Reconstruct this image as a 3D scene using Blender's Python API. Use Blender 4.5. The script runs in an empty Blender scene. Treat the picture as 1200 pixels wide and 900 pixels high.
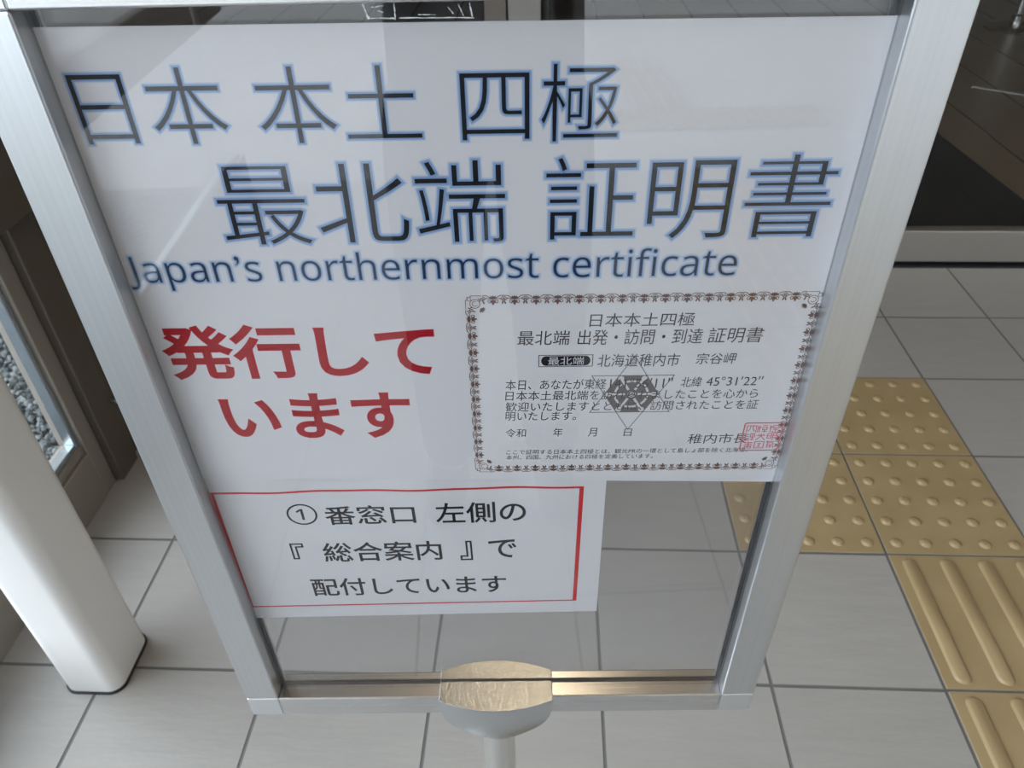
import bpy, bmesh, math, random
from math import sin, cos, pi, sqrt, radians
from mathutils import Vector, Matrix

scene = bpy.context.scene
COL = scene.collection
random.seed(7)

# ------------------------------------------------------------------ camera
cam_d = bpy.data.cameras.new('camera')
cam = bpy.data.objects.new('camera', cam_d)
COL.objects.link(cam)
scene.camera = cam
RT = Vector((0.998906, 0.042554, -0.019366))
UP = Vector((-0.010892, 0.614628, 0.788742))
FW = Vector((-0.045467, 0.787669, -0.614419))
CP = Vector((-0.10289, -0.74717, 1.25127))
cam.matrix_world = Matrix(((RT.x, UP.x, -FW.x, CP.x), (RT.y, UP.y, -FW.y, CP.y), (RT.z, UP.z, -FW.z, CP.z), (0, 0, 0, 1)))
cam_d.sensor_width = 36.0
cam_d.lens = 888.909 / 1200 * 36
cam_d.clip_start = 0.02
cam_d.dof.use_dof = True
cam_d.dof.focus_distance = 0.5
cam_d.dof.aperture_fstop = 17.0

# ------------------------------------------------------------------ sky, exposure
world = bpy.data.worlds.new('overcast_sky')
scene.world = world
world.use_nodes = True
wn, wl = world.node_tree.nodes, world.node_tree.links
bg = wn['Background']
tc = wn.new('ShaderNodeTexCoord')
sep = wn.new('ShaderNodeSeparateXYZ')
wl.new(tc.outputs['Generated'], sep.inputs[0])
rmp = wn.new('ShaderNodeValToRGB')
rmp.color_ramp.elements[0].position = 0.0
rmp.color_ramp.elements[0].color = (0.62, 0.68, 0.74, 1)
rmp.color_ramp.elements[1].position = 0.7
rmp.color_ramp.elements[1].color = (0.86, 0.93, 1.0, 1)
wl.new(sep.outputs['Z'], rmp.inputs[0])
wl.new(rmp.outputs[0], bg.inputs['Color'])
# the cloud cover is brighter towards the left (the side of the window)
mr = wn.new('ShaderNodeMapRange')
mr.inputs['From Min'].default_value = -0.1
mr.inputs['From Max'].default_value = -0.9
mr.inputs['To Min'].default_value = 1.15
mr.inputs['To Max'].default_value = 12.5
wl.new(sep.outputs['X'], mr.inputs['Value'])
wl.new(mr.outputs[0], bg.inputs['Strength'])

vs = scene.view_settings
vs.view_transform = 'Standard'
vs.look = 'None'
vs.gamma = 1.0
vs.use_curve_mapping = False
vs.exposure = -0.1
scene.cycles.use_denoising = True
scene.cycles.max_bounces = 12
scene.cycles.transparent_max_bounces = 16


# ------------------------------------------------------------------ materials
def mat(name, color, rough=0.5, metal=0.0, spec=0.5):
    m = bpy.data.materials.new(name)
    m.use_nodes = True
    b = m.node_tree.nodes['Principled BSDF']
    b.inputs['Base Color'].default_value = (*color, 1)
    b.inputs['Roughness'].default_value = rough
    b.inputs['Metallic'].default_value = metal
    b.inputs['Specular IOR Level'].default_value = spec
    return m


def nd(m, kind, **kw):
    n = m.node_tree.nodes.new(kind)
    for k, v in kw.items():
        setattr(n, k, v)
    return n


def lk(m, a, b):
    m.node_tree.links.new(a, b)


def math_node(m, op, a, b=None, c=None):
    n = nd(m, 'ShaderNodeMath', operation=op)
    for i, v in enumerate((a, b, c)):
        if v is None:
            continue
        if isinstance(v, (int, float)):
            n.inputs[i].default_value = v
        else:
            lk(m, v, n.inputs[i])
    return n.outputs[0]


def obj_coords(m, scale=(1, 1, 1)):
    t = nd(m, 'ShaderNodeTexCoord')
    mp = nd(m, 'ShaderNodeMapping')
    mp.inputs['Scale'].default_value = scale
    lk(m, t.outputs['Object'], mp.inputs[0])
    return mp.outputs[0]


def noise(m, vec, scale=5.0, detail=3.0, rough=0.55):
    n = nd(m, 'ShaderNodeTexNoise')
    n.inputs['Scale'].default_value = scale
    n.inputs['Detail'].default_value = detail
    n.inputs['Roughness'].default_value = rough
    lk(m, vec, n.inputs['Vector'])
    return n.outputs['Fac']


def add_bump(m, height, strength=0.2, dist=0.001):
    b = nd(m, 'ShaderNodeBump')
    b.inputs['Strength'].default_value = strength
    b.inputs['Distance'].default_value = dist
    lk(m, height, b.inputs['Height'])
    lk(m, b.outputs[0], m.node_tree.nodes['Principled BSDF'].inputs['Normal'])


def ramp(m, fac, c0, c1, p0=0.3, p1=0.7):
    r = nd(m, 'ShaderNodeValToRGB')
    r.color_ramp.elements[0].position = p0
    r.color_ramp.elements[0].color = (*c0, 1)
    r.color_ramp.elements[1].position = p1
    r.color_ramp.elements[1].color = (*c1, 1)
    lk(m, fac, r.inputs[0])
    return r.outputs[0]


def brushed(name, color, axis, rough=0.25):
    """aluminium with fine drawn lines along one axis"""
    m = mat(name, color, rough, 1.0)
    sc = [900.0, 900.0, 900.0]
    sc[axis] = 1.2
    v = obj_coords(m, tuple(sc))
    f = noise(m, v, 1.0, 2.0)
    sc2 = [420.0, 420.0, 420.0]
    sc2[axis] = 0.8
    f2 = noise(m, obj_coords(m, tuple(sc2)), 1.0, 2.0)
    b = m.node_tree.nodes['Principled BSDF']
    s = math_node(m, 'ADD', f, f2)
    lk(m, math_node(m, 'MULTIPLY_ADD', s, 0.06, rough - 0.05), b.inputs['Roughness'])
    d = [c * 0.955 for c in color]
    lk(m, ramp(m, f2, d, color, 0.35, 0.6), b.inputs['Base Color'])
    add_bump(m, f, 0.025, 0.0002)
    return m


def tile_material(name, col, grout, size, ox=0.0, oy=0.0, rough=0.45, groutw=0.005, vary=0.06):
    """square floor tiles on the object's own x/y axes"""
    m = mat(name, col, rough)
    b = m.node_tree.nodes['Principled BSDF']
    t = nd(m, 'ShaderNodeTexCoord')
    sx = nd(m, 'ShaderNodeSeparateXYZ')
    lk(m, t.outputs['Object'], sx.inputs[0])
    u = math_node(m, 'MULTIPLY', math_node(m, 'SUBTRACT', sx.outputs[0], ox), 1 / size[0])
    v = math_node(m, 'MULTIPLY', math_node(m, 'SUBTRACT', sx.outputs[1], oy), 1 / size[1])
    fu, fv = math_node(m, 'FLOOR', u), math_node(m, 'FLOOR', v)
    du = math_node(m, 'PINGPONG', u, 0.5)
    dv = math_node(m, 'PINGPONG', v, 0.5)
    du = math_node(m, 'MULTIPLY', du, size[0])
    dv = math_node(m, 'MULTIPLY', dv, size[1])
    dist = math_node(m, 'MINIMUM', du, dv)
    mr = nd(m, 'ShaderNodeMapRange')
    mr.inputs['From Min'].default_value = groutw * 0.40
    mr.inputs['From Max'].default_value = groutw * 0.65
    lk(m, dist, mr.inputs['Value'])
    mask = mr.outputs[0]
    cx = nd(m, 'ShaderNodeCombineXYZ')
    lk(m, fu, cx.inputs[0])
    lk(m, fv, cx.inputs[1])
    wh = nd(m, 'ShaderNodeTexWhiteNoise')
    lk(m, cx.outputs[0], wh.inputs['Vector'])
    # each tile shifts its own texture
    ad = nd(m, 'ShaderNodeVectorMath', operation='MULTIPLY_ADD')
    lk(m, wh.outputs['Color'], ad.inputs[0])
    ad.inputs[1].default_value = (9, 9, 9)
    lk(m, t.outputs['Object'], ad.inputs[2])
    mp = nd(m, 'ShaderNodeMapping')
    mp.inputs['Scale'].default_value = (9, 42, 9)
    mp.inputs['Rotation'].default_value = (0, 0, 0.12)
    lk(m, ad.outputs[0], mp.inputs[0])
    n1 = noise(m, mp.outputs[0], 1.0, 5.0, 0.6)
    n2 = noise(m, ad.outputs[0], 60.0, 3.0)
    tone = math_node(m, 'MULTIPLY_ADD', wh.outputs['Value'], vary, 1 - vary / 2)
    tone = math_node(m, 'MULTIPLY', tone, math_node(m, 'MULTIPLY_ADD', n1, 0.16, 0.92))
    tint = nd(m, 'ShaderNodeVectorMath', operation='SCALE')
    tint.inputs[0].default_value = col
    lk(m, tone, tint.inputs['Scale'])
    mx = nd(m, 'ShaderNodeMix', data_type='RGBA')
    mx.inputs['A'].default_value = (*grout, 1)
    lk(m, mask, mx.inputs['Factor'])
    lk(m, tint.outputs[0], mx.inputs['B'])
    lk(m, mx.outputs['Result'], b.inputs['Base Color'])
    lk(m, math_node(m, 'MULTIPLY_ADD', mask, rough - 0.85, 0.85), b.inputs['Roughness'])
    h = math_node(m, 'ADD', math_node(m, 'MULTIPLY', n1, 0.35), math_node(m, 'MULTIPLY', n2, 0.08))
    h = math_node(m, 'ADD', h, mask)
    add_bump(m, h, 0.9, 0.0030)
    return m


def glass_material(name, tint=(0.94, 0.96, 0.96), f0=0.04):
    """thin clear pane: passes light straight on and mirrors by angle"""
    m = bpy.data.materials.new(name)
    m.use_nodes = True
    m.node_tree.nodes.clear()
    out = nd(m, 'ShaderNodeOutputMaterial')
    tr = nd(m, 'ShaderNodeBsdfTransparent')
    tr.inputs[0].default_value = (*tint, 1)
    gl = nd(m, 'ShaderNodeBsdfGlossy')
    gl.inputs['Color'].default_value = (1, 1, 1, 1)
    gl.inputs['Roughness'].default_value = 0.0
    ge = nd(m, 'ShaderNodeNewGeometry')
    dt = nd(m, 'ShaderNodeVectorMath', operation='DOT_PRODUCT')
    lk(m, ge.outputs['Normal'], dt.inputs[0])
    lk(m, ge.outputs['Incoming'], dt.inputs[1])
    c = math_node(m, 'ABSOLUTE', dt.outputs['Value'])
    p5 = math_node(m, 'POWER', math_node(m, 'SUBTRACT', 1.0, c), 5.0)
    f = math_node(m, 'MULTIPLY_ADD', p5, 1 - f0, f0)
    mx = nd(m, 'ShaderNodeMixShader')
    lk(m, f, mx.inputs[0])
    lk(m, tr.outputs[0], mx.inputs[1])
    lk(m, gl.outputs[0], mx.inputs[2])
    lk(m, mx.outputs[0], out.inputs[0])
    return m


M = {}
M['alu_v'] = brushed('brushed_aluminium_upright', (0.64, 0.66, 0.68), 2, 0.34)
M['alu_h'] = brushed('brushed_aluminium_level', (0.66, 0.66, 0.665), 0)
M['alu_cap'] = mat('satin_aluminium_cap', (0.76, 0.79, 0.82), 0.30, 1.0)
M['gasket'] = mat('black_rubber', (0.012, 0.013, 0.018), 0.5)
M['clamp'] = mat('satin_clamp_metal', (0.56, 0.58, 0.60), 0.25, 1.0)
add_bump(M['clamp'], noise(M['clamp'], obj_coords(M['clamp']), 420.0, 2.0), 0.55, 0.0006)
M['pole'] = brushed('brushed_pole', (0.72, 0.71, 0.69), 2, 0.30)
M['glass'] = glass_material('clear_pane', (0.93, 0.93, 0.935))
M['window_glass'] = glass_material('window_pane', (0.975, 0.985, 0.985), 0.025)
M['paper'] = mat('white_paper', (0.62, 0.62, 0.64), 0.75, spec=0.2)
M['black'] = mat('black_ink', (0.006, 0.007, 0.010), 0.6, spec=0.2)
M['navy'] = mat('navy_ink', (0.012, 0.026, 0.060), 0.6, spec=0.2)
M['halo_in'] = mat('blue_halo_ink', (0.22, 0.34, 0.56), 0.7, spec=0.2)
M['halo_out'] = mat('pale_blue_halo_ink', (0.44, 0.51, 0.62), 0.7, spec=0.2)
M['red'] = mat('red_ink', (0.44, 0.004, 0.014), 0.6, spec=0.2)
M['rule_red'] = mat('rule_red_ink', (0.52, 0.022, 0.028), 0.6, spec=0.2)
M['seal_red'] = mat('seal_red_ink', (0.58, 0.16, 0.19), 0.7, spec=0.2)
M['grey_ink'] = mat('dark_grey_ink', (0.055, 0.050, 0.050), 0.7, spec=0.2)
M['emblem'] = mat('grey_emblem_ink', (0.13, 0.12, 0.122), 0.7, spec=0.2)
M['emblem_line'] = mat('grey_line_ink', (0.14, 0.13, 0.13), 0.7, spec=0.2)
M['emblem_pale'] = mat('pale_emblem_ink', (0.57, 0.57, 0.58), 0.7, spec=0.2)
M['brown_ink'] = mat('brown_border_ink', (0.165, 0.105, 0.088), 0.7, spec=0.2)
M['tape'] = mat('whitish_tape_residue', (0.62, 0.66, 0.66), 0.7)
M['tile'] = tile_material('grey_floor_tiles', (0.31, 0.30, 0.288), (0.12, 0.12, 0.116), (0.3, 0.3))
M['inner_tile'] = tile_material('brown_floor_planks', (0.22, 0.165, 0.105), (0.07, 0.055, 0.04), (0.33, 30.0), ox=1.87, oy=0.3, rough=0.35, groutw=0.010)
M['pavement'] = tile_material('pale_paving', (0.48, 0.48, 0.47), (0.34, 0.34, 0.33), (0.3, 0.3), rough=0.7, vary=0.14)
M['ochre'] = mat('ochre_tactile', (0.32, 0.24, 0.125), 0.42)
m = M['ochre']
vv = obj_coords(m)
lk(m, ramp(m, noise(m, vv, 7.0, 4.0), (0.29, 0.215, 0.11), (0.35, 0.265, 0.145)), m.node_tree.nodes['Principled BSDF'].inputs['Base Color'])
add_bump(m, noise(m, vv, 300.0, 2.0), 0.15, 0.0004)
M['post'] = mat('white_painted_steel', (0.76, 0.755, 0.745), 0.38)
M['bronze'] = mat('bronze_anodised_aluminium', (0.30, 0.27, 0.235), 0.42, 0.4)
M['bronze_dark'] = mat('dark_bronze_aluminium', (0.13, 0.11, 0.09), 0.45, 0.4)
M['bead'] = mat('glazing_bead', (0.45, 0.50, 0.55), 0.22, 0.9)
M['gravel'] = mat('grey_gravel', (0.4, 0.42, 0.42), 0.85)
m = M['gravel']
gi = nd(m, 'ShaderNodeNewGeometry')
lk(m, ramp(m, gi.outputs['Random Per Island'], (0.035, 0.045, 0.05), (0.22, 0.24, 0.24), 0.0, 1.0), m.node_tree.nodes['Principled BSDF'].inputs['Base Color'])
M['soil'] = mat('gravel_bed', (0.10, 0.11, 0.11), 0.9)
m = M['soil']
vo = nd(m, 'ShaderNodeTexVoronoi')
vo.inputs['Scale'].default_value = 55.0
lk(m, obj_coords(m), vo.inputs['Vector'])
bw = nd(m, 'ShaderNodeRGBToBW')
lk(m, vo.outputs['Color'], bw.inputs[0])
lk(m, ramp(m, bw.outputs[0], (0.035, 0.045, 0.05), (0.22, 0.24, 0.24), 0.1, 0.9), m.node_tree.nodes['Principled BSDF'].inputs['Base Color'])
add_bump(m, math_node(m, 'SUBTRACT', 1.0, vo.outputs['Distance']), 1.0, 0.02)
M['mat'] = mat('black_entrance_carpet', (0.012, 0.012, 0.013), 0.95, spec=0.1)
m = M['mat']
add_bump(m, noise(m, obj_coords(m), 500.0, 2.0), 0.8, 0.003)
M['rail'] = mat('stainless_rail', (0.50, 0.48, 0.45), 0.40, 0.9)
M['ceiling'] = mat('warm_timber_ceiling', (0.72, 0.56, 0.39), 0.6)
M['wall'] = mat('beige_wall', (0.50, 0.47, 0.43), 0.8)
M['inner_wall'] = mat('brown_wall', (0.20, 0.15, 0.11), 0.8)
M['chrome'] = mat('chrome', (0.70, 0.70, 0.70), 0.10, 1.0)
M['lamp'] = bpy.data.materials.new('warm_lamp')
m = M['lamp']
m.use_nodes = True
m.node_tree.nodes.clear()
em = nd(m, 'ShaderNodeEmission')
em.inputs[0].default_value = (1.0, 0.80, 0.52, 1)
em.inputs[1].default_value = 150.0
mo = nd(m, 'ShaderNodeOutputMaterial')
lk(m, em.outputs[0], mo.inputs[0])


# ------------------------------------------------------------------ object helpers
def tag(o, label, cat=None, group=None, kind=None):
    if label:
        o['label'] = label
    if cat:
        o['category'] = cat
    if group:
        o['group'] = group
    if kind:
        o['kind'] = kind
    return o


def obj(name, bm, material, parent=None, smooth=False):
    me = bpy.data.meshes.new(name)
    bm.to_mesh(me)
    bm.free()
    if smooth:
        for p in me.polygons:
            p.use_smooth = True
    me.materials.append(material)
    o = bpy.data.objects.new(name, me)
    COL.objects.link(o)
    if parent is not None:
        o.parent = parent
    return o


def empty(name, loc, rz, label, cat, group=None):
    o = bpy.data.objects.new(name, None)
    o.empty_display_size = 0.05
    COL.objects.link(o)
    o.location = loc
    o.rotation_euler = (0, 0, rz)
    return tag(o, label, cat, group)


def box(bm, x0, x1, y0, y1, z0, z1, bev=0.0, seg=2):
    r = bmesh.ops.create_cube(bm, size=1.0)
    vs_ = r['verts']
    for v in vs_:
        v.co = Vector(((x0 + x1) / 2 + v.co.x * (x1 - x0), (y0 + y1) / 2 + v.co.y * (y1 - y0), (z0 + z1) / 2 + v.co.z * (z1 - z0)))
    if bev > 0:
        es = list({e for v in vs_ for e in v.link_edges})
        bmesh.ops.bevel(bm, geom=es, offset=bev, segments=seg, affect='EDGES', profile=0.5)
    return bm


def B(*a, **k):
    return box(bmesh.new(), *a, **k)


def lathe(bm, prof, n=48, cx=0.0, cy=0.0):
    rings = []
    for r, z in prof:
        if r < 1e-6:
            rings.append([bm.verts.new((cx, cy, z))])
        else:
            rings.append([bm.verts.new((cx + r * cos(2 * pi * i / n), cy + r * sin(2 * pi * i / n), z)) for i in range(n)])
    for a, b in zip(rings, rings[1:]):
        for i in range(n):
            j = (i + 1) % n
            if len(a) == 1 and len(b) == 1:
                continue
            if len(a) == 1:
                bm.faces.new((a[0], b[i], b[j]))
            elif len(b) == 1:
                bm.faces.new((a[i], a[j], b[0]))
            else:
                bm.faces.new((a[i], a[j], b[j], b[i]))
    bmesh.ops.recalc_face_normals(bm, faces=bm.faces)
    return bm


def autosmooth(o, ang=35):
    me = o.data
    for p in me.polygons:
        p.use_smooth = True
    me.set_sharp_from_angle(angle=radians(ang))
    return o


def struct(name, bm, material, label=None, cat=None, parent=None):
    o = obj(name, bm, material, parent)
    o['kind'] = 'structure'
    if label:
        o['label'] = label
    if cat:
        o['category'] = cat
    return o


# ------------------------------------------------------------------ the setting
DOOR_Y = 1.535
HC = 2.75
struct('floor', B(-1.16, 3.6, -3.0, DOOR_Y + 0.03, -0.05, 0.0), M['tile'], 'square grey stone-look floor tiles with dark joints', 'floor')
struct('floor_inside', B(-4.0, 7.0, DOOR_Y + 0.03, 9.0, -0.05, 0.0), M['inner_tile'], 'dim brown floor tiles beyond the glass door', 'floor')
struct('pavement', B(-14, 16, -16.0, -3.0, -0.06, -0.005), M['pavement'], 'pale paving outside the entrance', 'pavement')
struct('ceiling', B(-1.3, 3.7, -3.0, DOOR_Y + 0.03, HC, HC + 0.15), M['ceiling'], 'warm timber ceiling over the entrance', 'ceiling')
struct('ceiling_sky_block', B(-1.3, 5.0, -4.2, -3.005, HC, HC + 0.15), M['ceiling'], 'added unseen canopy that blocks sky light from behind', 'ceiling')  # unseen canopy, added to hold back sky light from behind the viewpoint
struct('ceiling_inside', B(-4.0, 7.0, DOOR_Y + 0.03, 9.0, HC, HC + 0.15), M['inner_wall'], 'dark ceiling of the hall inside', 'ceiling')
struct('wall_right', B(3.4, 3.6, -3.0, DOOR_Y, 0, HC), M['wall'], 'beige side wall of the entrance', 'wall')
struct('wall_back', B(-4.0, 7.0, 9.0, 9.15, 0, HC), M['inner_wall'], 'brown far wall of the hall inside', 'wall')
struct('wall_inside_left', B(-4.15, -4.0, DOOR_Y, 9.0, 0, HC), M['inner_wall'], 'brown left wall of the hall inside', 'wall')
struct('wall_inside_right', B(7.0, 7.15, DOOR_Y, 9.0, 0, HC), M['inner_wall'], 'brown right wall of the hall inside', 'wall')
struct('wall_front', B(-4.0, -1.16, DOOR_Y, DOOR_Y + 0.1, 0, HC), M['wall'], 'wall beside the glass door', 'wall')

# glass door
door = struct('door_1', B(-0.22, 2.3, DOOR_Y - 0.02, DOOR_Y + 0.02, 0.012, 0.123, bev=0.003), M['rail'], 'glass sliding door with a wide steel bottom rail', 'door')
obj('door_stile', B(-0.22, -0.13, DOOR_Y - 0.02, DOOR_Y + 0.02, 0.1235, 2.3, bev=0.002), M['rail'], door)
obj('door_stile', B(2.21, 2.3, DOOR_Y - 0.02, DOOR_Y + 0.02, 0.1235, 2.3, bev=0.002), M['rail'], door)
obj('top_rail', B(-0.22, 2.3, DOOR_Y - 0.02, DOOR_Y + 0.02, 2.3005, 2.38, bev=0.002), M['rail'], door)
obj('door_glass', B(-0.1295, 2.2095, DOOR_Y - 0.004, DOOR_Y + 0.004, 0.1235, 2.30), M['window_glass'], door)
side = struct('door_2', B(-1.10, -0.225, DOOR_Y - 0.02, DOOR_Y + 0.02, 0.012, 0.123, bev=0.003), M['rail'], 'fixed glass leaf beside the sliding door', 'door')
obj('door_stile', B(-1.20, -1.10, DOOR_Y - 0.02, DOOR_Y + 0.02, 0.012, 2.38, bev=0.002), M['rail'], side)
obj('door_stile', B(-0.285, -0.225, DOOR_Y - 0.02, DOOR_Y + 0.02, 0.1235, 2.38, bev=0.002), M['bronze'], side)
obj('door_glass', B(-1.0995, -0.2855, DOOR_Y - 0.004, DOOR_Y + 0.004, 0.1235, 2.38), M['window_glass'], side)
struct('trim_1', B(-1.16, 3.4, DOOR_Y - 0.035, DOOR_Y + 0.035, 0.0, 0.004), M['gasket'], 'floor track under the glass door, black for the shadowed gap', 'door track')  # the black colour stands for shadow in the gap below the door
struct('wall_over_door', B(-1.16, 3.4, DOOR_Y - 0.06, DOOR_Y + 0.06, 2.39, HC), M['wall'], 'beige wall above the glass door', 'wall')
struct('wall_beside_door', B(2.31, 3.4, DOOR_Y - 0.05, DOOR_Y + 0.05, 0, 2.39), M['wall'], 'beige wall right of the glass door', 'wall')

# bronze window on the left
XW = -1.104
win = struct('window_1', B(XW - 0.06, XW, -3.0, 0.43, 0.0, 0.128, bev=0.003), M['bronze'], 'bronze framed floor window looking on to gravel', 'window')
obj('window_ledge', B(XW - 0.055, XW - 0.008, -2.95, 0.43, 0.1285, 0.150, bev=0.002), M['bronze'], win)
obj('window_stile', B(XW - 0.06, XW - 0.002, 0.4305, 0.474, 0.0, 2.6, bev=0.003), M['bronze'], win)
obj('glazing_bead', B(XW - 0.036, XW - 0.012, 0.418, 0.4300, 0.1505, 2.6, bev=0.002), M['bead'], win)
obj('glazing_bead', B(XW - 0.036, XW - 0.012, -2.9, 0.4175, 0.1505, 0.163, bev=0.002), M['bead'], win)
obj('window_pane', B(XW - 0.040, XW - 0.036, -2.9, 0.430, 0.1505, 2.6), M['window_glass'], win)
obj('window_stile', B(XW - 0.06, XW - 0.002, -1.55, -1.49, 0.164, 2.6, bev=0.003), M['bronze'], win)
obj('window_head', B(XW - 0.06, XW - 0.002, -3.0, 0.43, 2.6005, HC), M['bronze'], win)
mull = struct('trim_2', B(XW - 0.06, -1.088, 0.475, 0.551, 0.0, HC, bev=0.003), M['bronze_dark'], 'dark bronze corner post beside the window', 'post')
lt = obj('door_catch', B(-1.0875, -1.070, 0.535, 0.551, 0.183, 0.192, bev=0.002), M['bead'], mull)
trn = struct('trim_3', B(-1.0995, -1.062, -3.0, 0.62, 0.655, 0.80, bev=0.003), M['bronze_dark'], 'dark bronze guard rail across the window', 'rail')
struct('wall_left', B(XW - 0.06, XW + 0.0, 0.552, DOOR_Y - 0.025, 0, HC), M['bronze_dark'], 'dark bronze panel left of the glass door', 'wall')

# ground outside the window
struct('ground_outside', B(-9.0, XW - 0.065, -3.0, 6.0, -0.12, -0.03), M['soil'], 'earth under the gravel outside the window', 'ground')
bm = bmesh.new()
ico = bmesh.new()
bmesh.ops.create_icosphere(ico, subdivisions=1, radius=1.0)
iv = [v.co.copy() for v in ico.verts]
ifc = [[v.index for v in f.verts] for f in ico.faces]
ico.free()
rng = random.Random(3)
for k in range(6500):
    x = XW - 0.08 - 1.0 * rng.random() ** 1.2
    y = 0.1 + 1.5 * rng.random()
    s = 0.006 + 0.008 * rng.random()
    q = Matrix.Rotation(rng.random() * 6.28, 3, Vector((rng.gauss(0, 1), rng.gauss(0, 1), rng.gauss(0, 1))).normalized())
    sx_, sy_, sz_ = s * (0.8 + 0.5 * rng.random()), s * (0.7 + 0.5 * rng.random()), s * (0.5 + 0.4 * rng.random())
    z = -0.03 + 0.018 * rng.random()
    vs_ = []
    for c in iv:
        j = 1 + 0.25 * (rng.random() - 0.5)
        p = q @ Vector((c.x * sx_ * j, c.y * sy_ * j, c.z * sz_ * j))
        vs_.append(bm.verts.new((x + p.x, y + p.y, z + p.z)))
    for f in ifc:
        bm.faces.new([vs_[i] for i in f])
g = obj('gravel', bm, M['gravel'])
tag(g, 'grey crushed gravel bed outside the left window', 'gravel', kind='stuff')

# ------------------------------------------------------------------ tactile paving
def tactile_slab(bm):
    box(bm, -0.1475, 0.1475, -0.1475, 0.1475, 0.0002, 0.0022, bev=0.0008, seg=1)


def dot_tile():
    bm = bmesh.new()
    tactile_slab(bm)
    return bm


def dots_bm():
    return lathe(bmesh.new(), [(0.0125, 0.0022), (0.0105, 0.0045), (0.0078, 0.0066), (0.0050, 0.0072), (0, 0.0073)], 20)


def bars_bm():
    bm = bmesh.new()
    rings = []
    for r, z in ((0.0150, 0.0022), (0.0125, 0.0056), (0.0095, 0.0072)):
        ring = []
        for k in range(9):
            a = pi * k / 8
            ring.append(bm.verts.new((r * cos(a), 0.124 + r * sin(a), z)))
        for k in range(9):
            a = pi + pi * k / 8
            ring.append(bm.verts.new((r * cos(a), -0.124 + r * sin(a), z)))
        rings.append(ring)
    n = len(rings[0])
    for a, b in zip(rings, rings[1:]):
        for k in range(n):
            bm.faces.new((a[k], a[(k + 1) % n], b[(k + 1) % n], b[k]))
    bm.faces.new(rings[-1])
    bmesh.ops.recalc_face_normals(bm, faces=bm.faces)
    return bm


dot_proto = bar_proto = None


def copy_tree(o):
    c = o.copy()
    COL.objects.link(c)
    for ch in list(o.children):
        d = ch.copy()
        COL.objects.link(d)
        d.parent = c
    return c


def place_tile(kind, x, y, label, group):
    """kind: 'dot' or 'bar'; x, y is the tile's centre"""
    global dot_proto, bar_proto
    if kind == 'dot':
        if dot_proto is None:
            o = dot_proto = obj('tactile_tile', dot_tile(), M['ochre'])
            d0 = obj('raised_dot', dots_bm(), M['ochre'], o, True)
            for i in range(25):
                d = d0 if i == 0 else d0.copy()
                if i:
                    COL.objects.link(d)
                d.location = (-0.12 + 0.06 * (i % 5), -0.12 + 0.06 * (i // 5), 0)
        else:
            o = copy_tree(dot_proto)
    else:
        if bar_proto is None:
            o = bar_proto = obj('tactile_tile', dot_tile(), M['ochre'])
            d0 = autosmooth(obj('raised_bar', bars_bm(), M['ochre'], o, True), 50)
            for i in range(4):
                d = d0 if i == 0 else d0.copy()
                if i:
                    COL.objects.link(d)
                d.location = (-0.1125 + 0.075 * i, 0, 0)
        else:
            o = copy_tree(bar_proto)
    o.location = (x, y, 0)
    tag(o, label, 'tactile paving', group)
    return o


GD = 'dotted tactile tiles before the glass door'
GB = 'ribbed tactile tiles of the guiding path'
place_tile('dot', 0.75, 0.75, 'yellow dotted tactile tile nearest the glass door at right', GD)
place_tile('dot', 0.75, 0.45, 'yellow dotted tactile tile touching the end of the ribbed tile', GD)
place_tile('dot', 0.45, 0.45, 'yellow dotted tactile tile partly seen through the sign glass', GD)
place_tile('dot', 0.45, 0.75, 'yellow dotted tactile tile mostly hidden behind the sign frame', GD)
place_tile('bar', 0.75, 0.15, 'whole yellow ribbed tactile tile adjoining the dotted tiles', GB)
place_tile('bar', 0.75, -0.15, 'yellow ribbed tactile tile cut by the bottom right corner of the photo', GB)
LB = 'yellow ribbed tactile tile behind the viewpoint, mirrored in the sign'
LD = 'yellow dotted tactile tile outdoors, mirrored faintly in the sign glass'
for k in range(2, 12):
    if k != 11:
        place_tile('bar', 0.75, 0.15 - 0.3 * k, LB, GB)
for k in range(4):
    place_tile('dot', 0.45 + 0.3 * k, -3.6, LD, 'dotted tactile tiles outdoors')
for k in range(3):
    place_tile('bar', 0.75, -3.9 - 0.3 * k, LB, GB)

# ------------------------------------------------------------------ white post at the left
pst = empty('square_post', (-0.905, 0.008, 0.0), 0.0, 'white square steel post with rounded corners standing by the window', 'post')


def rounded_sq(bm, hx, hy, r, z0, z1, n=10):
    pts = []
    for (sx, sy, a0) in ((1, 1, 0), (-1, 1, pi / 2), (-1, -1, pi), (1, -1, 3 * pi / 2)):
        for k in range(n + 1):
            a = a0 + pi / 2 * k / n
            pts.append((sx * (hx - r) + r * cos(a), sy * (hy - r) + r * sin(a)))
    lo = [bm.verts.new((x, y, z0)) for x, y in pts]
    hi = [bm.verts.new((x, y, z1)) for x, y in pts]
    m_ = len(pts)
    for i in range(m_):
        bm.faces.new((lo[i], lo[(i + 1) % m_], hi[(i + 1) % m_], hi[i]))
    bm.faces.new(hi)
    bm.faces.new(list(reversed(lo)))
    return bm


autosmooth(obj('post_shaft', rounded_sq(bmesh.new(), 0.0525, 0.06, 0.024, 0.003, HC), M['post'], pst), 40)
autosmooth(obj('base_seal', rounded_sq(bmesh.new(), 0.0555, 0.063, 0.026, 0.0, 0.0045), M['gasket'], pst), 40)['label'] = 'dark seal round the foot of the post'

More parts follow.
